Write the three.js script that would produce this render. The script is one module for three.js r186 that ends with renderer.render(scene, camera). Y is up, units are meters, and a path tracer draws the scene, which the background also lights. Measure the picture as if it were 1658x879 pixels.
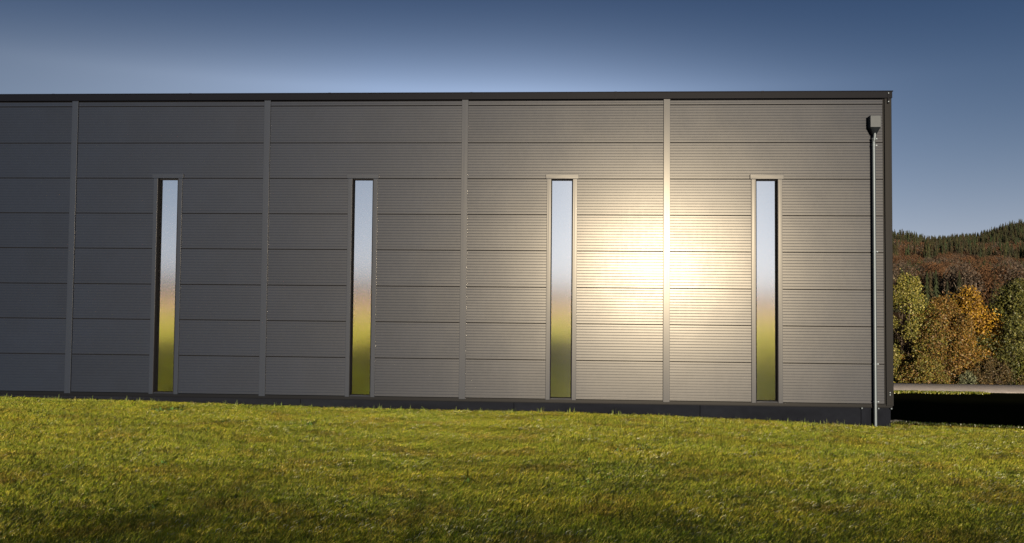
import * as THREE from 'three';
import { mergeGeometries } from 'three/addons/utils/BufferGeometryUtils.js';
import { RoundedBoxGeometry } from 'three/addons/geometries/RoundedBoxGeometry.js';
import { ImprovedNoise } from 'three/addons/math/ImprovedNoise.js';

// ------------------------------------------------------------------ camera, sky, sun, exposure
const scene = new THREE.Scene();
const EYE = 2.70, DIST = 24;
const camera = new THREE.PerspectiveCamera(34.86, 1024 / 543, 0.1, 6000);
camera.position.set(0, EYE, DIST);
camera.rotation.set(0.0382, 0.0535, 0.0092, 'YXZ');

const SUN_EL = 4.0 * Math.PI / 180, SUN_AZ = 6.4 * Math.PI / 180;          // low evening sun behind the camera, a little to the right
const sunDir = new THREE.Vector3(Math.sin(SUN_AZ) * Math.cos(SUN_EL), Math.sin(SUN_EL), Math.cos(SUN_AZ) * Math.cos(SUN_EL));
{
  const SKY = 0.5, W = 1024, H = 512, data = new Float32Array(W * H * 4);
  const noise = new ImprovedNoise();
  for (let j = 0; j < H; j++) {
    const el = ((j + 0.5) / H - 0.5) * 180, er = el * Math.PI / 180;
    for (let i = 0; i < W; i++) {
      const a = ((i + 0.5) / W - 0.5) * 2 * Math.PI;
      const x = Math.cos(er) * Math.cos(a), z = Math.cos(er) * Math.sin(a), y = Math.sin(er);
      const e = Math.max(el, 0);
      let r = 0.66 * Math.exp(-e / 6.0) + 0.006, g = 0.64 * Math.exp(-e / 7.8) + 0.014, b = 0.64 * Math.exp(-e / 11.5) + 0.03;
      // pale evening haze opposite the sun
      const az = Math.atan2(x, -z) * 180 / Math.PI;
      const k = Math.exp(-0.5 * ((az + 5) / (az < -5 ? 20 : 12.5)) ** 2) * Math.min(1.12, Math.exp(-(e - 14.2) / 2.4));
      const far = Math.min(1, Math.max(0, (-12 - az) / 22)); r += 0.235 * k; g += (0.29 - 0.045 * far) * k; b += (0.395 - 0.145 * far) * k;
      // brightness round the sun
      const c = Math.acos(Math.min(1, Math.max(-1, x * sunDir.x + y * sunDir.y + z * sunDir.z))) * 180 / Math.PI;
      const s1 = Math.exp(-c / 22), s2 = Math.exp(-c / 7);
      r += 0.43 * s1 + 0.25 * s2; g += 0.42 * s1 + 0.22 * s2; b += 0.42 * s1 + 0.18 * s2;
      // a faint wisp of cirrus
      const wx = az - 31.0, wy = el - (7.7 - wx * 0.30);
      const wisp = Math.exp(-((wx / 2.0) ** 2) - (wy / 0.22) ** 2) * (0.6 + 0.4 * noise.noise(az * 1.5, el * 6, 3));
      r += 0.055 * wisp; g += 0.05 * wisp; b += 0.045 * wisp;
      const o = (j * W + i) * 4;
      data[o] = r * SKY; data[o + 1] = g * SKY; data[o + 2] = b * SKY; data[o + 3] = 1;
    }
  }
  const sky = new THREE.DataTexture(data, W, H, THREE.RGBAFormat, THREE.FloatType);
  sky.mapping = THREE.EquirectangularReflectionMapping;
  sky.minFilter = sky.magFilter = THREE.LinearFilter; sky.needsUpdate = true;
  scene.background = sky; scene.environment = sky;
}
const sun = new THREE.DirectionalLight(new THREE.Color(1, 0.835, 0.61), 4.5);
sun.position.copy(sunDir).multiplyScalar(200); sun.castShadow = true;
sun.shadow.camera.left = -60; sun.shadow.camera.right = 60; sun.shadow.camera.top = 60; sun.shadow.camera.bottom = -60;
sun.shadow.camera.far = 500; sun.shadow.mapSize.set(4096, 4096);
scene.add(sun, sun.target);
const renderer = new THREE.WebGLRenderer({ antialias: true });
renderer.setSize(1024, 543);
renderer.toneMapping = THREE.LinearToneMapping;
renderer.toneMappingExposure = 2.0;
renderer.shadowMap.enabled = true;

// ------------------------------------------------------------------ helpers
function rng(seed) { let a = seed >>> 0; return () => { a = (a + 0x6D2B79F5) | 0; let t = Math.imul(a ^ (a >>> 15), 1 | a); t = (t + Math.imul(t ^ (t >>> 7), 61 | t)) ^ t; return ((t ^ (t >>> 14)) >>> 0) / 4294967296; }; }
const perlin = new ImprovedNoise();
const n3 = (x, y, z = 0) => perlin.noise(x, y, z);
const lerp = (a, b, t) => a + (b - a) * t;
const clamp = (v, a, b) => Math.min(b, Math.max(a, v));
const smooth = (a, b, v) => { const t = clamp((v - a) / (b - a), 0, 1); return t * t * (3 - 2 * t); };
function pw(pts, v) {                                                     // smooth-ish piecewise curve
  if (v <= pts[0][0]) return pts[0][1];
  for (let i = 1; i < pts.length; i++) if (v <= pts[i][0]) return lerp(pts[i - 1][1], pts[i][1], (v - pts[i - 1][0]) / (pts[i][0] - pts[i - 1][0]));
  return pts[pts.length - 1][1];
}
const used = {};
function numbered(name) { const k = used[name] = (used[name] ?? -1) + 1; return k ? `${name}_${String(k).padStart(3, '0')}` : name; }
function shadows(o) { o.traverse((c) => { c.castShadow = c.receiveShadow = true; }); return o; }
function mesh(name, geometry, material, parent = scene) {
  const m = new THREE.Mesh(Array.isArray(geometry) ? mergeGeometries(geometry) : geometry, material);
  m.name = parent === scene ? numbered(name) : name; m.castShadow = m.receiveShadow = true; parent.add(m); return m;
}
function tag(o, label, category, group) { Object.assign(o.userData, { label, category }); if (group) o.userData.group = group; return o; }
function struct(o, label) { o.userData.kind = 'structure'; if (label) o.userData.label = label; return o; }
function group(name, x, y, z) { const g = new THREE.Group(); g.name = numbered(name); g.position.set(x, y, z); scene.add(g); return g; }
function box(x0, x1, y0, y1, z0, z1, r = 0) {
  const g = r ? new RoundedBoxGeometry(x1 - x0, y1 - y0, z1 - z0, 2, r) : new THREE.BoxGeometry(x1 - x0, y1 - y0, z1 - z0);
  g.translate((x0 + x1) / 2, (y0 + y1) / 2, (z0 + z1) / 2); return g.index ? g.toNonIndexed() : g;
}
const rgb = (r, g, b) => new THREE.Color().setRGB(r, g, b);
function noiseTexture(size, f, srgb) {
  const d = new Uint8Array(size * size * 4);
  for (let j = 0; j < size; j++) for (let i = 0; i < size; i++) { const v = f(i / size, j / size), o = (j * size + i) * 4; for (let k = 0; k < 3; k++) d[o + k] = clamp(255 * (Array.isArray(v) ? v[k] : v), 0, 255); d[o + 3] = 255; }
  const t = new THREE.DataTexture(d, size, size); t.wrapS = t.wrapT = THREE.RepeatWrapping; t.magFilter = t.minFilter = THREE.LinearFilter; if (srgb) t.colorSpace = THREE.SRGBColorSpace; t.needsUpdate = true; return t;
}
// tileable value noise
function tile(seed, n) { const r = rng(seed), a = Array.from({ length: n * n }, r); return (u, v) => { u *= n; v *= n; const i = Math.floor(u), j = Math.floor(v), fu = u - i, fv = v - j, s = (t) => t * t * (3 - 2 * t), q = (x, y) => a[((y % n + n) % n) * n + ((x % n + n) % n)]; return lerp(lerp(q(i, j), q(i + 1, j), s(fu)), lerp(q(i, j + 1), q(i + 1, j + 1), s(fu)), s(fv)); }; }

// ------------------------------------------------------------------ terrain
const BASE = [[-40, -0.02], [-20, -0.05], [-16, -0.10], [-12, -0.15], [-5.3, -0.27], [0, -0.28], [3, -0.33], [6, -0.43], [9, -0.54], [14, -0.66], [24, -0.78], [60, -0.9]];
const LOW = -2.60;
const RIDGE = [[0.30, 0.074], [0.376, 0.0705], [0.395, 0.0705], [0.414, 0.0645], [0.428, 0.0615], [0.444, 0.065], [0.468, 0.067], [0.482, 0.071], [0.495, 0.0755], [0.509, 0.081], [0.522, 0.083], [0.58, 0.09], [0.8, 0.085]];
function hillRise(u, d) {
  const r = pw(RIDGE, u), w = 0.004 * n3(u * 14, d * 0.004, 5);
  return pw([[60, -0.086], [90, -0.058], [150, -0.030], [300, 0.004], [500, 0.030 + w], [700, 0.046 + w], [900, 0.058 + w * 0.6], [1150, r], [1250, r - 0.001], [1600, r * 0.7], [3000, r * 0.3]], d);
}
function G(x, z) {
  const b = pw(BASE, x);
  if (z >= 0) {
    let y = b + 0.025 * Math.min(z, 30);
    const flat = smooth(16, 40, z);
    y = lerp(y, 0.45, flat);
    if (z < 60) y += (1 - smooth(30, 60, z)) * (0.014 * n3(x * 0.55, z * 0.55, 1) + 0.02 * n3(x * 0.17, z * 0.2, 2)) * smooth(-0.2, 2.5, z);
    if (z > 120) {
      const d = z + 24, left = smooth(0.5, -0.5, x / d);
      y += smooth(120, 900, z) * (d * lerp(0.010, 0.026, left) + 2.3 + 6 * n3(x * 0.004, z * 0.003, 9));
    }
    return y;
  }
  const d = DIST - z;
  const s = smooth(0, 1, (-z - 0.2) / 3.0), fall = 0.120 * Math.max(0, -z - 0.9);
  let y = Math.max(b - fall * s, LOW + 0.25 * Math.exp(-Math.max(0, -z - 13) / 3) * 0);
  // soften the foot of the bank
  const foot = smooth(-9, -19, z); y = lerp(y, LOW, foot);
  y += 0.02 * n3(x * 0.5, z * 0.5, 4) * smooth(-1, -4, z);
  if (d > 66) { const t = smooth(66, 130, d); y = lerp(y, EYE + d * hillRise(x / d, d), t); }
  return y;
}
{
  const N = 420, pos = [], col = [], uv = [], idx = [];
  const ax = (i) => { const t = i / N * 2 - 1; return 13 + 2.2 * Math.sinh(t * 7.2) / 1.0; };     // fine near, coarse far
  const az = (i) => { const t = i / N * 2 - 1; return -4 + 2.6 * Math.sinh(t * 7.0); };
  for (let j = 0; j <= N; j++) for (let i = 0; i <= N; i++) {
    const x = ax(i) * 1.0, z = az(j), d = DIST - z;
    pos.push(x, G(x, z), z); uv.push(x, z);
    const n = 0.5 + 0.5 * n3(x * 0.3, z * 0.3, 7), f = 0.5 + 0.5 * n3(x * 0.02, z * 0.012, 8);
    let c;
    const soil = [0.045 + 0.02 * n, 0.05 + 0.02 * n, 0.014];
    if (z > -0.8) {
      const green = [0.085, 0.12, 0.018], brown = [0.62, 0.38, 0.20], wood = [0.50, 0.29, 0.17];
      c = z < 20 ? soil : green.map((g, k) => lerp(soil[k], g * (0.8 + 0.4 * f), smooth(20, 30, z)));
      if (z > 100) { const t = smooth(110 + 60 * f, 130 + 60 * f, z); c = c.map((q, k) => lerp(q, brown[k] * (0.8 + 0.5 * f), t)); }
      if (z > 300) { const t = smooth(380, 460, z + 60 * n3(x * 0.01, 0, 3)); c = c.map((q, k) => lerp(q, wood[k], t)); }
    } else if (z > -32.4) c = [0.009 + 0.004 * n, 0.010 + 0.004 * n, 0.005];  // near-black: shade of the bank put into the ground colour, out to the road
    else if (d < 75) c = [0.12, 0.13, 0.03];
    else c = [0.075, 0.048, 0.028];
    col.push(...c);
  }
  for (let j = 0; j < N; j++) for (let i = 0; i < N; i++) { const a = j * (N + 1) + i; idx.push(a, a + N + 1, a + 1, a + 1, a + N + 1, a + N + 2); }
  const g = new THREE.BufferGeometry();
  g.setAttribute('position', new THREE.Float32BufferAttribute(pos, 3)); g.setAttribute('color', new THREE.Float32BufferAttribute(col, 3)); g.setAttribute('uv', new THREE.Float32BufferAttribute(uv, 2));
  g.setIndex(idx); g.computeVertexNormals();
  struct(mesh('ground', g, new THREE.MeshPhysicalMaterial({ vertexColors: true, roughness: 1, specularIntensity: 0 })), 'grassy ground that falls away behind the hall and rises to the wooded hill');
}

// ------------------------------------------------------------------ road on the right behind the hall
{
  const rt = noiseTexture(256, (() => { const a = tile(1, 64), b = tile(2, 8), c = tile(3, 128); return (u, v) => 0.55 + 0.2 * a(u, v) + 0.15 * b(u, v) + 0.15 * c(u, v); })());
  const m = new THREE.MeshStandardMaterial({ color: rgb(0.62, 0.56, 0.53), map: rt, roughness: 0.95 });
  const pos = [], uv = [], idx = [], n = 90;
  for (let i = 0; i <= n; i++) {
    const x = -40 + i * 2, zc = -34.1 - 0.0004 * (x - 26) ** 2;
    [[-1.55, 0.05], [-1.5, 0.25], [0, 0.15], [1.5, 0.04], [1.55, -0.2]].forEach(([o, h]) => { pos.push(x, LOW + h, zc + o); uv.push(x / 3, o / 3); });
  }
  for (let i = 0; i < n; i++) for (let k = 0; k < 4; k++) { const a = i * 5 + k; idx.push(a, a + 1, a + 5, a + 1, a + 6, a + 5); }
  const g = new THREE.BufferGeometry(); g.setAttribute('position', new THREE.Float32BufferAttribute(pos, 3)); g.setAttribute('uv', new THREE.Float32BufferAttribute(uv, 2)); g.setIndex(idx); g.computeVertexNormals();
  struct(mesh('road', g, m), 'pale asphalt lane in front of the autumn trees');
}

// ------------------------------------------------------------------ the hall
const dirt = (() => { const a = tile(11, 6), b = tile(12, 24), c = tile(13, 90); return noiseTexture(512, (u, v) => 0.80 + 0.12 * a(u, v * 0.999) + 0.05 * b(u, v) + 0.05 * c(u, v)); })();
const rough = (() => { const a = tile(14, 5), b = tile(15, 40), c = tile(18, 70), e = tile(19, 4); return noiseTexture(512, (u, v) => 0.83 + 0.09 * a(u, v) + 0.05 * b(u, v) + 0.04 * c(u, v * 0.03) * e(u, v)); })();
const concrete = (() => { const a = tile(41, 7), b = tile(42, 30), c = tile(43, 120); return noiseTexture(512, (u, v) => 0.45 + 0.3 * a(u, v) + 0.2 * b(u, v) + 0.15 * c(u, v)); })();
const wave = (() => { const a = tile(16, 5), b = tile(17, 11); return noiseTexture(512, (u, v) => 0.65 * a(u, v) + 0.35 * b(u, v)); })();
for (const t of [dirt, rough, wave, concrete]) t.repeat.set(1 / 3.1, 1 / 3.1);
const paint = (c, o = {}) => new THREE.MeshPhysicalMaterial({ color: c, metalness: 0, roughness: 0.262, specularIntensity: 0.235, specularColor: rgb(1, 0.95, 0.84), anisotropy: 0.22, bumpMap: wave, bumpScale: 0.0007, roughnessMap: rough, map: dirt, clearcoat: 0.27, clearcoatRoughness: 0.48, ...o });
const M = {
  panel: paint(rgb(0.0056, 0.0100, 0.0225)),
  trim: paint(rgb(0.013, 0.0185, 0.033), { clearcoat: 0.19 }),
  fascia: paint(rgb(0.004, 0.005, 0.009), { clearcoat: 0.012, clearcoatRoughness: 0.4, specularIntensity: 0.05, roughness: 0.5, anisotropy: 0 }),
  corner: paint(rgb(0.005, 0.006, 0.009), { clearcoat: 0.03, clearcoatRoughness: 0.35, specularIntensity: 0.08, roughness: 0.45, anisotropy: 0 }),
  plinth: new THREE.MeshPhysicalMaterial({ color: rgb(0.0095, 0.0112, 0.017), roughness: 0.9, specularIntensity: 0.08, map: concrete, bumpMap: concrete, bumpScale: 0.003 }),
  dark: new THREE.MeshPhysicalMaterial({ color: rgb(0.006, 0.006, 0.007), roughness: 1, specularIntensity: 0 }),
  frame: new THREE.MeshPhysicalMaterial({ color: rgb(0.012, 0.012, 0.014), roughness: 0.9, specularIntensity: 0 }),
  hopper: new THREE.MeshStandardMaterial({ color: rgb(0.014, 0.019, 0.026), roughness: 0.55, metalness: 0.5, roughnessMap: rough }),
  zinc: new THREE.MeshStandardMaterial({ color: rgb(0.10, 0.122, 0.145), roughness: 0.6, metalness: 0.7, roughnessMap: rough }),
  roof: new THREE.MeshStandardMaterial({ color: rgb(0.12, 0.12, 0.12), roughness: 0.9 }),
};
const paneBump = noiseTexture(256, (u) => 0.5 + 0.5 * Math.cos(u * 2 * Math.PI * 32));
paneBump.repeat.set(1 / 0.5, 1);
M.pane = new THREE.MeshPhysicalMaterial({ color: rgb(0.90, 0.91, 0.91), metalness: 1, roughness: 0.070, anisotropy: 0.95, anisotropyRotation: Math.PI / 2, bumpMap: paneBump, bumpScale: 0.00004 });

const hall = group('industrial_hall', -8, 0, 0);
tag(hall, 'long grey metal hall with ribbed wall panels and tall narrow windows, standing on the grass', 'hall');
const inHall = (name, geometry, material, parent = hall) => {            // geometry in scene coordinates -> the hall's own
  const g = Array.isArray(geometry) ? mergeGeometries(geometry) : geometry;
  if (parent === hall) g.translate(8, 0, 0); else g.translate(8, 0, 0);
  return mesh(name, g, material, parent);
};
const X0 = -25.15, X1 = 9.04, DEEP = -22;
const WINDOWS = [-16.73, -11.12, -5.51, 0.09, 5.70], STRIPS = [-19.53, -13.9, -8.28, -2.64, 2.975];
const ROWS = [0.115, 1.19, 2.20, 3.20, 4.215, 5.22, 6.225, 7.235, 8.29, 8.425];
inHall('core', [box(X0 + 0.12, X1 - 0.12, -2.9, 8.40, DEEP + 0.12, -0.16)], M.dark);
// one ribbed panel: a profile of flats and shallow grooves drawn out along x
const SEAL = 0.026;                                                       // dark joint above every panel
function panelShape(w, h, ou, ov) {
  const ribs = Math.max(1, Math.round(h / 0.0777)), p = h / ribs, pr = [];
  const groove = 0.020, dz = 0.0019, tilt = Math.tan(0.75 * Math.PI / 180);
  pr.push([0, -0.06], [0, 0]);
  for (let k = 0; k < ribs; k++) {
    const y = k * p, ytop = y + p - groove;
    if (k) pr.push([y, 0]);
    pr.push([ytop, -(ytop - y) * tilt]);
    if (k === ribs - 1) pr[pr.length - 1] = [h - SEAL - 0.003, -(p - SEAL) * tilt]; else pr.push([ytop + 0.008, -dz], [ytop + groove - 0.008, -dz]);
  }
  pr.push([h - SEAL, -0.001], [h - SEAL, -0.06]);
  const pos = [], nor = [], uv = [], idx = [];
  for (let i = 0; i + 1 < pr.length; i++) {
    const [ya, za] = pr[i], [yb, zb] = pr[i + 1], l = Math.hypot(yb - ya, zb - za), ny = -(zb - za) / l, nz = (yb - ya) / l, o = pos.length / 3;
    pos.push(0, ya, za, w, ya, za, w, yb, zb, 0, yb, zb); for (let k = 0; k < 4; k++) nor.push(0, ny, nz);
    uv.push(ou, ya + ov, ou + w, ya + ov, ou + w, yb + ov, ou, yb + ov); idx.push(o, o + 1, o + 2, o, o + 2, o + 3);
  }
  const g = new THREE.BufferGeometry();
  g.setAttribute('position', new THREE.Float32BufferAttribute(pos, 3)); g.setAttribute('normal', new THREE.Float32BufferAttribute(nor, 3)); g.setAttribute('uv', new THREE.Float32BufferAttribute(uv, 2)); g.setIndex(idx);
  return g;
}
{
  const cache = {}, seals = {}, r = rng(5);
  const tones = [0.94, 0.98, 1.0, 1.03].map((k) => { const m = M.panel.clone(); m.color = M.panel.color.clone().multiplyScalar(k); return m; });
  const edges = [X0 + 0.2, ...STRIPS, X1 - 0.21];
  for (let b = 0; b + 1 < edges.length; b++) for (let k = 0; k + 1 < ROWS.length; k++) {
    const a = edges[b], c = edges[b + 1], y0 = ROWS[k], y1 = ROWS[k + 1], w = WINDOWS.find((v) => v > a && v < c);
    const spans = w !== undefined && k < 6 ? [[a, w - 0.34], [w + 0.34, c]] : [[a, c]];
    for (const [s, e] of spans) {
      const key = `${(e - s).toFixed(2)}_${(y1 - y0).toFixed(3)}_${Math.floor(r() * 3)}`;
      const m = mesh('wall_panel', cache[key] ??= panelShape(e - s, y1 - y0, r() * 9, r() * 9), tones[Math.floor(r() * 4)], hall);
      m.position.set(s + 8, y0, 0); mesh('joint_seal', seals[`${(e - s).toFixed(2)}_${(y1 - y0).toFixed(3)}`] ??= box(0.002, e - s - 0.002, y1 - y0 - SEAL + 0.002, y1 - y0 - 0.002, -0.05, -0.005), M.dark, m); m.rotation.set((r() - 0.5) * 0.0028, (r() - 0.5) * 0.002, 0);
    }
  }
}
for (const x of STRIPS) {
  inHall('cover_strip', [box(x - 0.09, x + 0.09, 0.07, 8.44, 0.004, 0.045, 0.006)], M.trim);
}
inHall('parapet_coping', [box(X0 - 0.06, X1 + 0.03, 8.43, 8.615, -0.30, 0.085, 0.008), box(X0 - 0.08, X1 + 0.05, 8.604, 8.632, -0.32, 0.10, 0.006)], M.fascia);
for (let x = -22.6; x < 8; x += 4.02) inHall('coping_joint', [box(x, x + 0.07, 8.432, 8.602, 0.08, 0.0875), box(x, x + 0.07, 8.60, 8.6345, -0.30, 0.1025)], M.fascia);
{
  const c = inHall('corner_trim', [box(X1 - 0.17, X1 + 0.02, 0.06, 8.43, -0.25, 0.05, 0.008), box(X1 - 0.205, X1 - 0.172, 0.06, 8.43, -0.03, -0.005)], M.corner);
  const plate = inHall('connector_plate', [box(X1 - 0.10, X1 - 0.055, 8.28, 8.60, 0.087, 0.094, 0.002)], M.zinc, c);
  for (const [y, z] of [[8.56, 0.1], [8.33, 0.1], [0.36, 0.056], [0.42, 0.056]]) inHall('bolt', [new THREE.CylinderGeometry(0.016, 0.016, 0.014, 6).rotateX(Math.PI / 2).translate(X1 - 0.077, y, z)], M.zinc, c);
  plate.material = M.fascia;
}
inHall('corner_trim', [box(X0 - 0.02, X0 + 0.195, 0.06, 8.43, -0.25, 0.05, 0.008)], M.corner);
inHall('base_flashing', [box(X0, X1, 0.012, 0.104, -0.06, 0.022, 0.006), box(X0, X1, 0.0, 0.014, -0.06, 0.04, 0.004)], M.corner);
// plinth slabs with open joints
{
  const cuts = [X0, -19.2, -13.2, -7.2, -1.2, 3.9, 8.22, X1 - 0.03];
  for (let i = 0; i + 1 < cuts.length; i++) inHall('plinth_slab', [box(cuts[i] + 0.006, cuts[i + 1] - 0.006, -3.0, -0.006, -0.30, -0.03, 0.006)], M.plinth);
  for (const x of [8.22, 8.66, 9.0]) inHall('anchor_bolt', [new THREE.SphereGeometry(0.028, 10, 8).scale(1, 1, 0.6).toNonIndexed().translate(x, -0.012, 0.045)], M.zinc);
}
inHall('side_wall', [box(X1 - 0.10, X1, 0.0, 8.43, DEEP, -0.255), box(X1 - 0.12, X1 - 0.03, -3.2, -0.006, DEEP, -0.305)], M.corner);
inHall('side_wall', [box(X0, X0 + 0.1, -3.0, 8.43, DEEP, -0.255)], M.corner);
inHall('rear_wall', [box(X0 + 0.1, X1 - 0.1, -3.0, 8.43, DEEP, DEEP + 0.1)], M.corner);
inHall('roof', [box(X0 + 0.1, X1 - 0.1, 8.405, 8.5, DEEP + 0.1, -0.31)], M.roof);
for (const x of WINDOWS) {
  const y0 = 0.10, y1 = 6.205, half = 0.30;
  const f = inHall('window', [box(x - half - 0.004, x - half + 0.02, y0, y1, -0.13, 0.032), box(x + half - 0.02, x + half + 0.004, y0, y1, -0.13, 0.032),
    box(x - half + 0.022, x + half - 0.022, y1 - 0.03, y1, -0.13, -0.05), box(x - half + 0.022, x + half - 0.022, y0, y0 + 0.045, -0.13, -0.03)], M.frame);
  const pg = new THREE.PlaneGeometry(2 * half - 0.05, y1 - y0 - 0.08); pg.translate(x, (y0 + y1) / 2 + 0.008, -0.105);
  { const uv = pg.attributes.uv; for (let i = 0; i < uv.count; i++) uv.setXY(i, uv.getX(i) * 0.55, uv.getY(i) * 6); }
  const back = box(x - half + 0.03, x + half - 0.03, y0 + 0.05, y1 - 0.035, -0.128, -0.108);
  inHall('pane', pg, M.pane, f);
  inHall('pane_backing', back, M.dark, f);
  for (const s of [-1, 1]) inHall('jamb_trim', [box(x + s * (half + 0.06) - 0.06, x + s * (half + 0.06) + 0.06, 0.085, 6.205, -0.12, 0.035, 0.006)], M.trim, f);
  inHall('head_trim', [box(x - 0.455, x + 0.455, 6.207, 6.335, -0.10, 0.06, 0.006)], M.trim, f);
  inHall('sill', [box(x - half + 0.002, x + half - 0.002, 0.105, 0.125, -0.04, 0.03, 0.003)], M.trim, f);
}
// rainwater hopper and downpipe
{
  const px = 8.545, pz = 0.13, R = 0.045;
  const pipe = new THREE.CylinderGeometry(R, R, 8.27 - 0.95 + 1.4, 20, 1).toNonIndexed(); pipe.translate(px, (7.32 - 1.4) / 2, pz);
  const p = inHall('downpipe', [pipe], M.zinc);
  const front = [[-0.15, 0.345], [0.15, 0.345], [0.15, 0.03], [0.085, -0.17], [-0.085, -0.17], [-0.15, 0.03]];
  const s = new THREE.Shape(front.map(([a, b]) => new THREE.Vector2(a, b)));
  const hg = new THREE.ExtrudeGeometry(new THREE.Shape([[-0.135, 0.0], [0.135, 0.0], [0.135, 0.31], [-0.135, 0.31]].map(([a, b]) => new THREE.Vector2(a, b))), { depth: 0.22, bevelEnabled: true, bevelSize: 0.006, bevelThickness: 0.006, bevelSegments: 1 });
  hg.translate(px + 0.015, 7.60, 0.03);
  // tapering funnel under the box
  const fn = new THREE.CylinderGeometry(0.175, 0.07, 0.17, 4, 1).rotateY(Math.PI / 4).toNonIndexed(); fn.scale(1, 1, 0.95); fn.translate(px + 0.015, 7.507, 0.145);
  inHall('hopper', [hg, fn].map((g) => (g.index ? g.toNonIndexed() : g)), M.hopper, p);
  const c = new THREE.CatmullRomCurve3([new THREE.Vector3(px + 0.018, 7.45, 0.16), new THREE.Vector3(px + 0.018, 7.38, 0.16), new THREE.Vector3(px + 0.01, 7.28, 0.15), new THREE.Vector3(px, 7.2, pz), new THREE.Vector3(px, 7.12, pz)]);
  inHall('offset_bend', [new THREE.TubeGeometry(c, 20, R * 0.94, 16).toNonIndexed()], M.zinc, p);
  for (const y of [7.30, 7.12, 4.22, 1.19, 0.18]) {
    const ring = new THREE.CylinderGeometry(R + 0.009, R + 0.009, 0.035, 20).toNonIndexed(); ring.translate(px, y, pz);
    inHall('pipe_bracket', [ring, box(px - 0.012, px + 0.012, y - 0.012, y + 0.012, 0.0, pz - R), box(px + R, px + R + 0.05, y - 0.014, y + 0.014, pz - 0.006, pz + 0.006)], M.zinc, p);
  }
}

// ------------------------------------------------------------------ grass
function bladeClump(seed, count, spread, hMin, hMax, width, lean, paleShare = 0.18) {
  const r = rng(seed), pos = [], col = [];
  for (let k = 0; k < count; k++) {
    const a = r() * 6.283, q = Math.sqrt(r()) * spread, x = Math.cos(a) * q, z = Math.sin(a) * q, h = lerp(hMin, hMax, r() * r()), w = width * lerp(0.7, 1.3, r());
    const dir = r() * 6.283, bend = h * lerp(0.1, 0.6, r()), fx = Math.cos(dir) * bend + lean * h, fz = Math.sin(dir) * bend, t = r() * 6.283, sx = Math.cos(t) * w / 2, sz = Math.sin(t) * w / 2;
    const p = [[x - sx, 0, z - sz], [x + sx, 0, z + sz], [x + fx * 0.35 - sx * 0.8, h * 0.6, z + fz * 0.35 - sz * 0.8], [x + fx * 0.35 + sx * 0.8, h * 0.6, z + fz * 0.35 + sz * 0.8], [x + fx, h * (1 - 0.3 * Math.min(1, bend / h)), z + fz]];
    const v = r(), dry = v < paleShare, c = dry ? [2.4, 1.95, 6] : [lerp(0.7, 1.25, r()), lerp(0.8, 1.2, r()), lerp(0.7, 1.4, r())];  // light blades: dead grass, plus sun glints put into the colour
    for (const i of [0, 1, 2, 1, 3, 2, 2, 3, 4]) { pos.push(...p[i]); col.push(...c); }
  }
  const g = new THREE.BufferGeometry(); g.setAttribute('position', new THREE.Float32BufferAttribute(pos, 3)); g.setAttribute('color', new THREE.Float32BufferAttribute(col, 3)); g.computeVertexNormals(); return g;
}
const lawnMat = new THREE.MeshPhysicalMaterial({ color: rgb(0.25, 0.27, 0.013), vertexColors: true, roughness: 0.27, side: THREE.DoubleSide });
const softMat = new THREE.MeshPhysicalMaterial({ color: rgb(0.345, 0.385, 0.013), vertexColors: true, roughness: 0.88, transmission: 0.45, thickness: 0, side: THREE.DoubleSide });
const glintMat = new THREE.MeshStandardMaterial({ color: rgb(0.27, 0.33, 0.07), vertexColors: true, roughness: 0.5, side: THREE.DoubleSide });
const weedMat = new THREE.MeshStandardMaterial({ color: rgb(0.25, 0.27, 0.05), vertexColors: true, roughness: 0.9, side: THREE.DoubleSide });
const fieldMat = new THREE.MeshPhysicalMaterial({ color: rgb(0.56, 0.61, 0.04), vertexColors: true, roughness: 0.9, transmission: 0.6, thickness: 0, side: THREE.DoubleSide });
function scatter(name, geometry, material, spots, tint, label) {
  const im = new THREE.InstancedMesh(geometry, material, spots.length), m = new THREE.Matrix4(), q = new THREE.Quaternion(), s = new THREE.Vector3(), p = new THREE.Vector3(), up = new THREE.Vector3(0, 1, 0);
  spots.forEach(([x, y, z, sc, a, sy], i) => { q.setFromAxisAngle(up, a); m.compose(p.set(x, y, z), q, s.set(sc, sc * (sy ?? 1), sc)); im.setMatrixAt(i, m); im.setColorAt(i, tint(x, z)); });
  im.name = numbered(name); im.userData = { label, kind: 'stuff' }; im.castShadow = im.receiveShadow = true; scene.add(im); return im;
}
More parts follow.
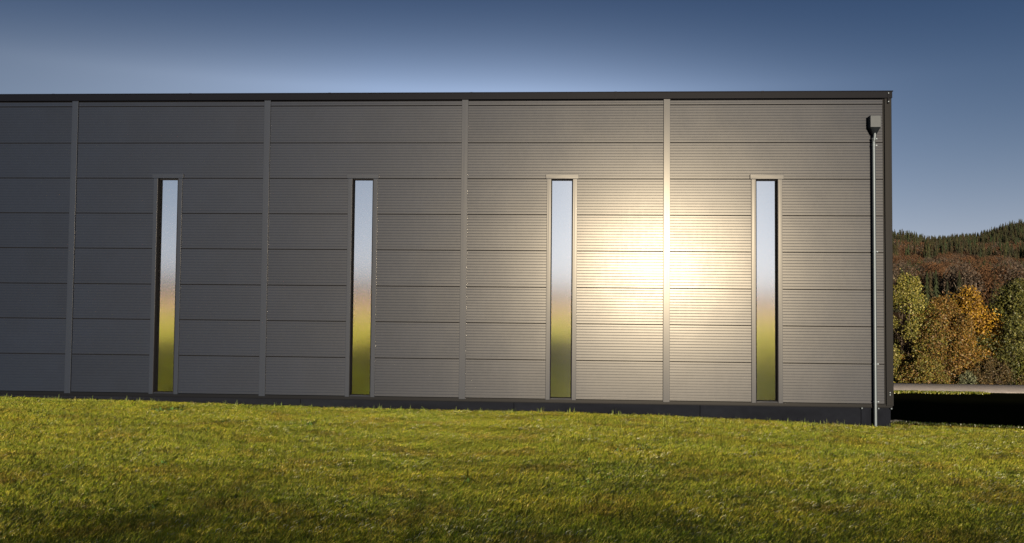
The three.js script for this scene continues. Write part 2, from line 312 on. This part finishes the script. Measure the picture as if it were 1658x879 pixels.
{
  const r = rng(77), variants = [0, 1, 2, 3, 4].map((k) => bladeClump(100 + k, 24, 0.08, 0.03, 0.11, 0.0065, 0.22, k < 4 ? 0.18 : 0.4)), spots = variants.map(() => []);
  const density = (d) => (d < 14 ? 430 : d < 19 ? 340 : 270);
  // the part of the lawn in and just outside the view
  for (let z = -0.55; z < 16.5; z += 0.25) {
    const d = DIST - z, x0 = -0.72 * d - 3.0, x1 = 0.56 * d + 4.0, n = Math.round((x1 - x0) * 0.25 * density(d));
    for (let k = 0; k < n; k++) {
      const x = lerp(x0, x1, r()), zz = z + r() * 0.25;
      if (zz < 0.1 && x < X1 + 0.1) continue;
      const patch = n3(x * 0.9, zz * 0.9, 20) + 0.6 * n3(x * 0.3, zz * 0.3, 21);
      const sc = 0.95 + 0.22 * patch + 0.35 * (r() - 0.5);
      spots[Math.floor(r() * 5)].push([x, G(x, zz) - 0.006, zz, clamp(sc, 0.5, 1.5), (r() - 0.5) * 1.4]);
    }
  }
  const tint = (x, z) => { const p = 0.5 + 0.5 * n3(x * 0.45, z * 0.6, 30), q = 0.5 + 0.5 * n3(x * 1.7, z * 1.7, 31), w = clamp(p * 1.1 - 0.1, 0, 1); const br = 0.55 * smooth(0.12, 0.5, n3(x * 0.8, z * 0.8, 33) + 0.4 * n3(x * 2.3, z * 2.3, 34)); return rgb(lerp(lerp(0.85, 1.25, w) * (0.8 + 0.4 * q), 0.95, br), lerp(lerp(0.95, 1.08, w) * (0.8 + 0.4 * q), 0.66, br), lerp(1.1, 0.85, w)); };
  spots.forEach((s, k) => scatter('lawn_grass', variants[k], k < 4 ? softMat : lawnMat, s, tint, 'short sunlit grass of the lawn in front of the hall'));
  const bk = bladeClump(150, 14, 0.12, 0.03, 0.10, 0.012, 0.1), bs = [];
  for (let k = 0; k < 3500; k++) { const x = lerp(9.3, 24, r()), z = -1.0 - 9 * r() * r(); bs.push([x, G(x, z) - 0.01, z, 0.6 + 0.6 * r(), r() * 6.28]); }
  scatter('bank_grass', bk, lawnMat, bs, () => rgb(0.22, 0.22, 0.5), 'thin grass on the bank beside the hall, tinted dark for its shade');  // tint darkens the lawn green, shade of the bank put into the colour
  // taller stalks along the foot of the wall and here and there
  const stalk = [0, 1].map((k) => bladeClump(140 + k, 5, 0.06, 0.10, 0.24, 0.006, 0.15, 0.05)), st = [[], []];
  for (let k = 0; k < 520; k++) { const x = lerp(-17, 15, r()), z = r() < 0.7 ? 0.12 + r() * 0.6 : r() * 9; st[k % 2].push([x, G(x, z), z, 0.6 + 0.7 * r() * r(), r() * 6.28]); }
  st.forEach((s, k) => scatter('tall_grass', stalk[k], weedMat, s, tint, 'taller grass stalks along the foot of the wall'));
  // extra pale blades: sun glints on the lawn put into blade colour
  const pale = [0, 1, 2].map((k) => bladeClump(210 + k, 2, 0.05, 0.06, 0.14, 0.0115, 0.45, 1)), pl = [[], [], []];
  for (let k = 0; k < 17000; k++) { const z = -0.3 + 17 * r() ** 1.15, d = DIST - z, x = lerp(-0.70 * d - 0.5, 0.55 * d + 0.5, r()); if (z < 0.1 && x < X1 + 0.1) continue; if (n3(x * 0.5, z * 0.5, 70) < -0.25) continue; pl[k % 3].push([x, G(x, z) - 0.004, z, 0.7 + 0.5 * r(), (r() - 0.5) * 1.2]); }
  pl.forEach((s, k) => scatter('glint_grass', pale[k], glintMat, s, () => { const q = 0.6 + 0.5 * r(); return rgb(q, q, q); }, 'pale blades scattered through the lawn as painted sun glints'));
  // broad-leaved weeds
  const weed = bladeClump(160, 14, 0.10, 0.05, 0.10, 0.035, 0, 0), wd = [];
  for (let k = 0; k < 90; k++) { const x = lerp(-15, 12, r()), z = lerp(0.8, 14, r()); wd.push([x, G(x, z), z, 0.6 + r() * 0.7, r() * 6.28]); }
  for (let k = 0; k < 7; k++) wd.push([-10.55 + r() * 0.9, G(-10.3, 2.2) + 0.01, 2.0 + r() * 0.4, 0.9 + r() * 0.6, r() * 6.28]);
  scatter('lawn_weeds', weed, weedMat, wd, () => rgb(0.22, 0.34, 0.3), 'dark broad-leaved weeds in the lawn');
  // the same meadow going on past the camera, which the windows mirror
  const mead = [0, 1, 2].map((k) => bladeClump(180 + k, 26, 0.42, 0.10, 0.30, 0.03, 0.1)), ms = [[], [], []];
  for (let z = 16; z < 150; z += 1) {
    const d = z + 24, w = 1.15 * d, n = Math.round(w * (z < 40 ? 9 : z < 80 ? 5 : 2.6));
    for (let k = 0; k < n; k++) { const x = lerp(-0.65 * d, 0.5 * d, r()), zz = z + r(); if (Math.hypot(x, zz - DIST) < 1.2 || zz < 17) continue; ms[k % 3].push([x, G(x, zz) - 0.01, zz, z < 40 ? 0.6 : z < 80 ? 0.9 : 1.3, r() * 6.28]); }
  }
  const es = [];
  for (let z = -0.5; z < 17; z += 0.5) {                              // the same lawn to the left and right of the view
    const d = DIST - z, n = Math.round(56 * 0.5 * 26);
    for (let k = 0; k < n; k++) { const x = lerp(-31, 25, r()), zz = z + 0.5 * r(); if (x > -0.72 * d - 3.0 && x < 0.56 * d + 4.0) continue; es.push([x, G(x, zz) - 0.01, zz, 0.36, r() * 6.28]); }
  }
  scatter('lawn_edge_grass', mead[0], softMat, es, tint, 'lawn to the left and right of the view');
  ms.forEach((s, k) => scatter('meadow_grass', mead[k], fieldMat, s, tint, 'meadow grass that goes on behind the viewer'));
  // straw stubble on the rise behind the meadow
  const sb = bladeClump(195, 18, 1.1, 0.35, 0.75, 0.07, 0.1), ss = [];
  for (let z = 128; z < 420; z += 2) { const d = z + 24, w = 1.15 * d, n = Math.round(w * 2 * 0.13); for (let k = 0; k < n; k++) { const x = lerp(-0.65 * d, 0.5 * d, r()), zz = z + 2 * r(); ss.push([x, G(x, zz) - 0.02, zz, 1 + 0.6 * r(), r() * 6.28]); } }
  scatter('straw_stubble', sb, fieldMat, ss, (x, z) => { const q = 0.5 + 0.5 * n3(x * 0.01, z * 0.02, 60); return rgb(lerp(1.15, 1.6, q), lerp(0.72, 1.02, q), 6); }, 'straw stubble on the rise behind the viewer');
  // unseen strip of tall grass, added behind the viewer to shade the near lawn
  const tg = [0, 1, 2].map((k) => bladeClump(200 + k, 12, 0.25, 0.30, 1.25, 0.011, 0.1)), ts = [[], [], []];
  for (let k = 0; k < 9000; k++) { const x = lerp(-20, 20, r()), z = 25.4 + r() * 1.0; if ((x > 9.8 && x < 13.6) || (x < -9.6 && x > -13.2)) continue; ts[k % 3].push([x, G(x, z) - 0.01, z, (0.85 + 0.1 * n3(x * 0.5, z * 0.5, 50)) * (0.7 + 0.45 * r()), r() * 6.28]); }
  ts.forEach((s, k) => scatter('added_shade_grass', tg[k], fieldMat, s, tint, 'strip of tall grass added behind the viewer to shade the near lawn'));
  // short verge grass along the road
  const vg = bladeClump(190, 20, 0.25, 0.06, 0.16, 0.02, 0.1), vs = [];
  for (let k = 0; k < 2600; k++) { const near = r() < 0.3, x = near ? lerp(18, 27, r() ** 3) : lerp(18, 38, r()), z = near ? -32.5 + 1.5 * r() * r() : lerp(-35.7, -38, r()); vs.push([x, G(x, z), z, 0.8 + 0.4 * r(), r() * 6.28]); }
  scatter('verge_grass', vg, lawnMat, vs, () => rgb(0.55, 0.58, 0.9), 'grass verge beside the asphalt lane');
}

// ------------------------------------------------------------------ trees beyond the road
const bark = new THREE.MeshStandardMaterial({ color: rgb(0.07, 0.05, 0.035), roughness: 0.95 });
const paleBark = new THREE.MeshStandardMaterial({ color: rgb(0.24, 0.19, 0.15), roughness: 0.95 });
const leafMat = new THREE.MeshPhysicalMaterial({ vertexColors: true, roughness: 0.6, side: THREE.DoubleSide });
function limb(a, b, ra, rb, bend = 0, r = Math.random) {
  const m = a.clone().lerp(b, 0.5).add(new THREE.Vector3((r() - 0.5) * bend, (r() - 0.3) * bend, (r() - 0.5) * bend));
  const g = new THREE.TubeGeometry(new THREE.QuadraticBezierCurve3(a, m, b), 6, 1, 6, false), p = g.attributes.position;
  for (let i = 0; i < p.count; i++) {
    const t = Math.floor(i / 7) / 6, c = new THREE.QuadraticBezierCurve3(a, m, b).getPoint(t), k = lerp(ra, rb, t);
    p.setXYZ(i, c.x + (p.getX(i) - c.x) * k, c.y + (p.getY(i) - c.y) * k, c.z + (p.getZ(i) - c.z) * k);
  }
  g.computeVertexNormals(); return g.toNonIndexed();
}
function leafyTree(name, label, category, x, z, { h, w, depth = w, leaves, size, colors, seed, blobs = 14, stems = 4, low = 0.1, spread = 0.9, barkMat = bark, twigs = 0, grp }) {
  const r = rng(seed), t = group(name, x, G(x, z) - 0.05, z); tag(t, label, category, grp);
  const limbs = [], pos = [], col = [], tops = [];
  const cl = []; blobs = Math.round(blobs * 2.0);
  for (let k = 0; k < blobs; k++) {
    const f = (k + 0.5) / blobs, y = lerp(low, 0.9, f) * h, ring = w / 2 * Math.sin(Math.PI * clamp(lerp(0.28, 0.99, f), 0, 1)) ** 0.7 * (0.25 + 0.75 * r()), a = k * 2.4 + r();
    cl.push([Math.cos(a) * ring, y, Math.sin(a) * ring * depth / w, lerp(0.09, 0.20, r()) * w * (1 - 0.3 * f), lerp(0.8, 1.25, r())]);
  }
  for (let s = 0; s < stems; s++) {
    const a = s / stems * 6.28 + r(), b = new THREE.Vector3(Math.cos(a) * w * 0.07, 0, Math.sin(a) * w * 0.07), e = new THREE.Vector3(Math.cos(a) * w * 0.22 * r() * spread, h * lerp(0.6, 0.92, r()), Math.sin(a) * w * 0.2);
    limbs.push(limb(b, e, 0.008 * h + 0.02, 0.012, 0.5, r)); tops.push([b, e]);
  }
  for (const c of cl) { const [b, e] = tops[Math.floor(r() * tops.length)], s = b.clone().lerp(e, clamp(c[1] / h * 0.7, 0.1, 0.8)); limbs.push(limb(s, new THREE.Vector3(c[0], c[1], c[2]), 0.03, 0.008, 0.4, r)); }
  for (let k = 0; k < twigs; k++) { const c = cl[Math.floor(r() * cl.length)], s = new THREE.Vector3(c[0], c[1], c[2]); limbs.push(limb(s, s.clone().add(new THREE.Vector3((r() - 0.5) * c[3] * 2, c[3] * lerp(0.8, 1.7, r()), (r() - 0.5) * c[3] * 2)), 0.014, 0.005, 0.2, r)); }
  const v = new THREE.Vector3(), u = new THREE.Vector3(), q = new THREE.Vector3();
  for (let k = 0; k < leaves; k++) {
    const c = cl[Math.floor(r() * cl.length)], th = r() * 6.283, cp = r() * 2 - 1, sp = Math.sqrt(1 - cp * cp), rad = c[3] * (r() < 0.72 ? lerp(0.55, 1.12, r()) : 1.05 + 0.6 * r() * r()) * (1 + 0.6 * n3(c[0] + Math.cos(th) * 2, c[1] + cp * 2, Math.sin(th) * 2 + seed));
    v.set(c[0] + Math.cos(th) * sp * rad, c[1] + cp * rad * 0.95, c[2] + Math.sin(th) * sp * rad);
    if (v.y < 0.04) continue;
    u.set(r() - 0.5, r() - 0.6, r() - 0.5).normalize(); q.set(r() - 0.5, r() - 0.5, r() - 0.5).cross(u).normalize();
    const s = size * lerp(0.6, 1.35, r()), mid = v.clone().addScaledVector(q, s * 0.42), mid2 = v.clone().addScaledVector(q, -s * 0.42), tip = v.clone().addScaledVector(u, s * 0.9), base = v.clone().addScaledVector(u, -s * 0.5);
    const base0 = colors[Math.floor(r() * colors.length)], kk = 0.60 * c[4] * lerp(0.65, 1.35, r());
    for (const p of [base, mid, tip, base, tip, mid2]) { pos.push(p.x, p.y, p.z); col.push(base0[0] * kk, base0[1] * kk, base0[2] * kk); }
  }
  const g = new THREE.BufferGeometry(); g.setAttribute('position', new THREE.Float32BufferAttribute(pos, 3)); g.setAttribute('color', new THREE.Float32BufferAttribute(col, 3)); g.computeVertexNormals();
  mesh('trunk', limbs, barkMat, t); const crown = mesh('crown', g, leafMat, t); crown.userData.kind = 'stuff';
  return t;
}
const YG = [[0.18, 0.175, 0.02], [0.27, 0.24, 0.035], [0.10, 0.12, 0.02], [0.30, 0.26, 0.08]], OLIVE = [[0.19, 0.11, 0.018], [0.24, 0.13, 0.022], [0.13, 0.11, 0.018], [0.15, 0.075, 0.02]],
  GOLD = [[0.38, 0.21, 0.012], [0.48, 0.29, 0.02], [0.26, 0.13, 0.012], [0.19, 0.10, 0.015]], GREEN = [[0.08, 0.095, 0.015], [0.11, 0.115, 0.018], [0.17, 0.16, 0.03], [0.055, 0.065, 0.012]], RED = [[0.10, 0.062, 0.02], [0.13, 0.088, 0.03], [0.08, 0.07, 0.02], [0.07, 0.05, 0.018]], SILVER = [[0.16, 0.18, 0.10], [0.20, 0.21, 0.13], [0.11, 0.13, 0.06]];
leafyTree('yellowing_tree', 'loose yellow-green tree beside the corner of the hall', 'tree', 25.0, -39.5, { h: 8.2, w: 4.8, leaves: 30449, size: 0.098, colors: YG, seed: 1, blobs: 22, twigs: 30 });
leafyTree('brown_tree', 'olive-brown bushy tree between the yellow-green and the golden tree', 'tree', 27.0, -38.6, { h: 6.5, w: 5.0, leaves: 28420, size: 0.092, colors: OLIVE, seed: 2, blobs: 20, low: 0.06, twigs: 30 });
leafyTree('golden_tree', 'golden orange autumn tree in the middle of the row', 'tree', 29.3, -39.6, { h: 7.1, w: 4.3, leaves: 23800, size: 0.112, colors: GOLD, seed: 3, blobs: 18, low: 0.2, twigs: 20 });
leafyTree('green_tree', 'dark green tree at the right edge, still in leaf', 'tree', 32.2, -38.8, { h: 7.8, w: 5.6, leaves: 34510, size: 0.098, colors: GREEN, seed: 4, blobs: 24, low: 0.08, twigs: 16 });
leafyTree('low_bush', 'low yellow-green bush at the roadside in front of the brown tree', 'bush', 25.4, -37.3, { h: 2.0, w: 3.2, leaves: 8526, size: 0.079, colors: [...YG, ...OLIVE], seed: 5, blobs: 12, low: 0.15, stems: 6 });
leafyTree('red_bush', 'reddish brown bush at the foot of the golden and green trees', 'bush', 29.9, -37.2, { h: 2.0, w: 3.4, leaves: 8526, size: 0.079, colors: RED, seed: 6, blobs: 12, low: 0.12, stems: 6, twigs: 14 });
leafyTree('silver_bush', 'small silvery green bush at the roadside below the golden tree', 'bush', 28.0, -36.9, { h: 1.1, w: 1.5, leaves: 3045, size: 0.066, colors: SILVER, seed: 7, blobs: 8, low: 0.2, stems: 5 });
leafyTree('green_bush', 'low green bush at the roadside under the green tree', 'bush', 32.0, -37.0, { h: 2.2, w: 2.6, leaves: 7307, size: 0.085, colors: GREEN, seed: 8, blobs: 10, low: 0.15, stems: 5 });
leafyTree('hedge_tree', 'brown tree hidden behind the corner of the hall', 'tree', 21.0, -39.2, { h: 6.8, w: 4.4, leaves: 18270, size: 0.105, colors: OLIVE, seed: 9, blobs: 18 });
leafyTree('hedge_tree', 'olive tree past the right edge of the view', 'tree', 36.6, -39.2, { h: 7.2, w: 4.8, leaves: 18270, size: 0.105, colors: [...GREEN, ...OLIVE], seed: 10, blobs: 18 });
[[29.0, 6.9, 0.2, 'left of'], [30.3, 7.2, 0.05, 'middle, tallest among'], [31.0, 6.9, 0.5, 'right of']].forEach(([x, h, lean, where], i) => {
  const r = rng(60 + i), z = -40.6, t = group('bare_sapling', x, G(x, z), z); tag(t, ['thin bare sapling rising behind the left side of the golden tree', 'tallest thin bare sapling rising behind the golden tree', 'leaning bare sapling between the golden and the green tree'][i], 'sapling');
  const top = new THREE.Vector3(lean, h, 0); mesh('trunk', [limb(new THREE.Vector3(0, -0.1, 0), top, 0.055, 0.018, 0.15, r)], paleBark, t);
  for (let k = 0; k < 7; k++) { const s = new THREE.Vector3(0, 0, 0).lerp(top, lerp(0.6, 0.95, r())), a = r() * 6.28; mesh('branch', [limb(s, s.clone().add(new THREE.Vector3(Math.cos(a) * 0.4, 0.7 + 0.3 * r(), Math.sin(a) * 0.4)), 0.02, 0.006, 0.1, r)], paleBark, t); }
});

// ------------------------------------------------------------------ wooded hill
function coniferShape(seed, h = 20, w = 7.4) {
  const r = rng(seed), pos = [], col = [], tiers = 9;
  for (let k = 0; k < tiers; k++) {
    const f = k / tiers, y = lerp(0.06, 0.94, f) * h, rad = w / 2 * (1 - f) ** 0.85 + 0.15, n = 8, o = r() * 6.28, c = lerp(0.75, 1.25, r());
    for (let i = 0; i < n; i++) {
      const a = o + (i + r() * 0.5) / n * 6.283, b = a + 6.283 / n * lerp(0.6, 1.05, r()), q = rad * lerp(0.65, 1.15, r()), tip = [Math.cos((a + b) / 2) * q, y - 0.06 * h * r(), Math.sin((a + b) / 2) * q], up = y + h * 0.12;
      pos.push(0, up, 0, Math.cos(a) * q * 0.6, y + 0.02 * h, Math.sin(a) * q * 0.6, ...tip, 0, up, 0, ...tip, Math.cos(b) * q * 0.6, y + 0.02 * h, Math.sin(b) * q * 0.6);
      for (let m = 0; m < 6; m++) col.push(c, c, c);
    }
  }
  const g = new THREE.BufferGeometry(); g.setAttribute('position', new THREE.Float32BufferAttribute(pos, 3)); g.setAttribute('color', new THREE.Float32BufferAttribute(col, 3)); g.computeVertexNormals(); return g;
}
function broadShape(seed, h = 15, w = 9, n = 260, size = 0.85) {
  const r = rng(seed), pos = [], col = [];
  for (let k = 0; k < n; k++) {
    const th = r() * 6.283, cp = r() * 1.7 - 0.7, sp = Math.sqrt(Math.max(0, 1 - cp * cp)), q = lerp(0.6, 1.05, r()), x = Math.cos(th) * sp * q * w / 2, y = h * 0.58 + cp * q * h * 0.42, z = Math.sin(th) * sp * q * w / 2, c = lerp(0.6, 1.4, r());
    for (let i = 0; i < 3; i++) { pos.push(x + (r() - 0.5) * 2 * size, y + (r() - 0.5) * 2.2 * size, z + (r() - 0.5) * 2 * size); col.push(c, c, c); }
  }
  for (let i = 0; i < 3; i++) { const a = i * 2.09; pos.push(Math.cos(a) * 0.3, 0, Math.sin(a) * 0.3, Math.cos(a + 2) * 0.3, 0, Math.sin(a + 2) * 0.3, 0, h * 0.8, 0); for (let m = 0; m < 3; m++) col.push(0.7, 0.7, 0.7); }
  const g = new THREE.BufferGeometry(); g.setAttribute('position', new THREE.Float32BufferAttribute(pos, 3)); g.setAttribute('color', new THREE.Float32BufferAttribute(col, 3)); g.computeVertexNormals(); return g;
}
{
  const r = rng(500), coneMat = new THREE.MeshStandardMaterial({ color: rgb(0.020, 0.022, 0.007), vertexColors: true, roughness: 1, side: THREE.DoubleSide }), broadMat = new THREE.MeshStandardMaterial({ color: rgb(0.43, 0.46, 0.48), vertexColors: true, roughness: 1, side: THREE.DoubleSide });
  const cones = [coniferShape(1), coniferShape(2), coniferShape(3)], broads = [broadShape(4), broadShape(5), broadShape(6)], fine = [7, 8, 9].map((k) => broadShape(k, 14, 8.5, 900, 0.42)), fs = [[], [], []];
  const cs = [[], [], []], bs = [[], [], []], bt = new Map();
  for (let k = 0; k < 10500; k++) {
    const d = Math.sqrt(lerp(260 ** 2, 1230 ** 2, r())), u = lerp(0.31, 0.62, r()), x = u * d, z = DIST - d, y = EYE + d * hillRise(u, d);
    const n = n3(u * 22, d * 0.006, 40) + 0.5 * n3(u * 60, d * 0.02, 41);
    let cone;
    if (d > 930) cone = r() < (u < 0.425 ? 0.45 : 0.92); else if (d > 830) cone = r() < 0.06; else if (d > 690) cone = n > 0.02 ? r() < 0.8 : r() < 0.08; else if (d > 560) cone = n > 0.02 ? r() < 0.85 : r() < 0.08; else cone = n > -0.22 ? r() < 0.85 : r() < 0.1;
    const sc = lerp(0.75, 1.15, r()) * (d < 600 && cone ? 0.62 : 1);
    if (cone) cs[k % 3].push([x, y - 0.5, z, sc, r() * 6.28, lerp(0.9, 1.15, r())]);
    else { (d < 700 ? fs : bs)[k % 3].push([x, y - 0.5, z, sc * 0.95, r() * 6.28]); const dark = d > 980; bt.set(x, dark ? [0.06, 0.042, 0.032] : r() < 0.45 + 1.1 * n3(u * 26, d * 0.014, 44) ? [0.155, 0.066, 0.022] : r() < 0.6 ? [0.13, 0.088, 0.06] : [0.12, 0.055, 0.022]); }
  }
  cs.forEach((s, k) => scatter('conifer_forest', cones[k], coneMat, s, () => rgb(lerp(0.7, 1.5, r()), lerp(0.75, 1.35, r()), 1), 'dark conifers covering the far hill'));
  bs.forEach((s, k) => scatter('beech_forest', broads[k], broadMat, s, (x) => rgb(...bt.get(x)), 'rust-brown and bare broad-leaved trees covering the far hill'));
  fs.forEach((s, k) => scatter('beech_wood', fine[k], broadMat, s, (x) => rgb(...bt.get(x)), 'rust-brown broad-leaved trees on the lower slope of the hill'));
  const proto = mesh('ridge_conifer', coniferShape(9), coneMat);
  tag(proto, 'dark conifer standing on the skyline of the wooded hill', 'conifer', 'conifers along the skyline of the hill');
  let first = true;
  for (let u = 0.372; u < 0.56; u += 0.0042) {
    if (u < 0.43 && r() < 0.6) continue;
    const o = first ? proto : proto.clone(); if (!first) { o.name = numbered('ridge_conifer'); scene.add(o); } first = false;
    const uu = u + 0.002 * (r() - 0.5), d = 1150 + 40 * r(), sc = lerp(0.8, 1.15, r());
    o.position.set(uu * d, EYE + d * hillRise(uu, d) - 0.5, DIST - d); o.rotation.y = r() * 6.28; o.scale.set(sc, sc * lerp(0.95, 1.15, r()), sc);
  }
}

// ------------------------------------------------------------------ broken pale stones along the edge of the bank
{
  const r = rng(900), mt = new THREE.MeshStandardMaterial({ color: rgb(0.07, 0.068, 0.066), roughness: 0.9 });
  for (let k = 0; k < 14; k++) {
    const f = k / 13, x = lerp(9.3, 11.6, f), z = -1.2 - 2.2 * f * (2 - f) * 0.7 - 0.1 * r();
    const g = new THREE.IcosahedronGeometry(0.07 + 0.05 * r(), 1); const p = g.attributes.position; for (let i = 0; i < p.count; i++) { const s = 0.8 + 0.35 * n3(p.getX(i) * 9 + k, p.getY(i) * 9, p.getZ(i) * 9); p.setXYZ(i, p.getX(i) * s * 1.6, p.getY(i) * s * 0.7, p.getZ(i) * s); }
    g.computeVertexNormals();
    const m = mesh('edge_stone', g, mt); m.position.set(x, G(x, z) + 0.03, z); m.rotation.y = r() * 3;
    tag(m, 'small pale stone in the shade beside the corner of the hall', 'stone', 'pale stones along the shaded bank');
  }
}
renderer.render(scene, camera);
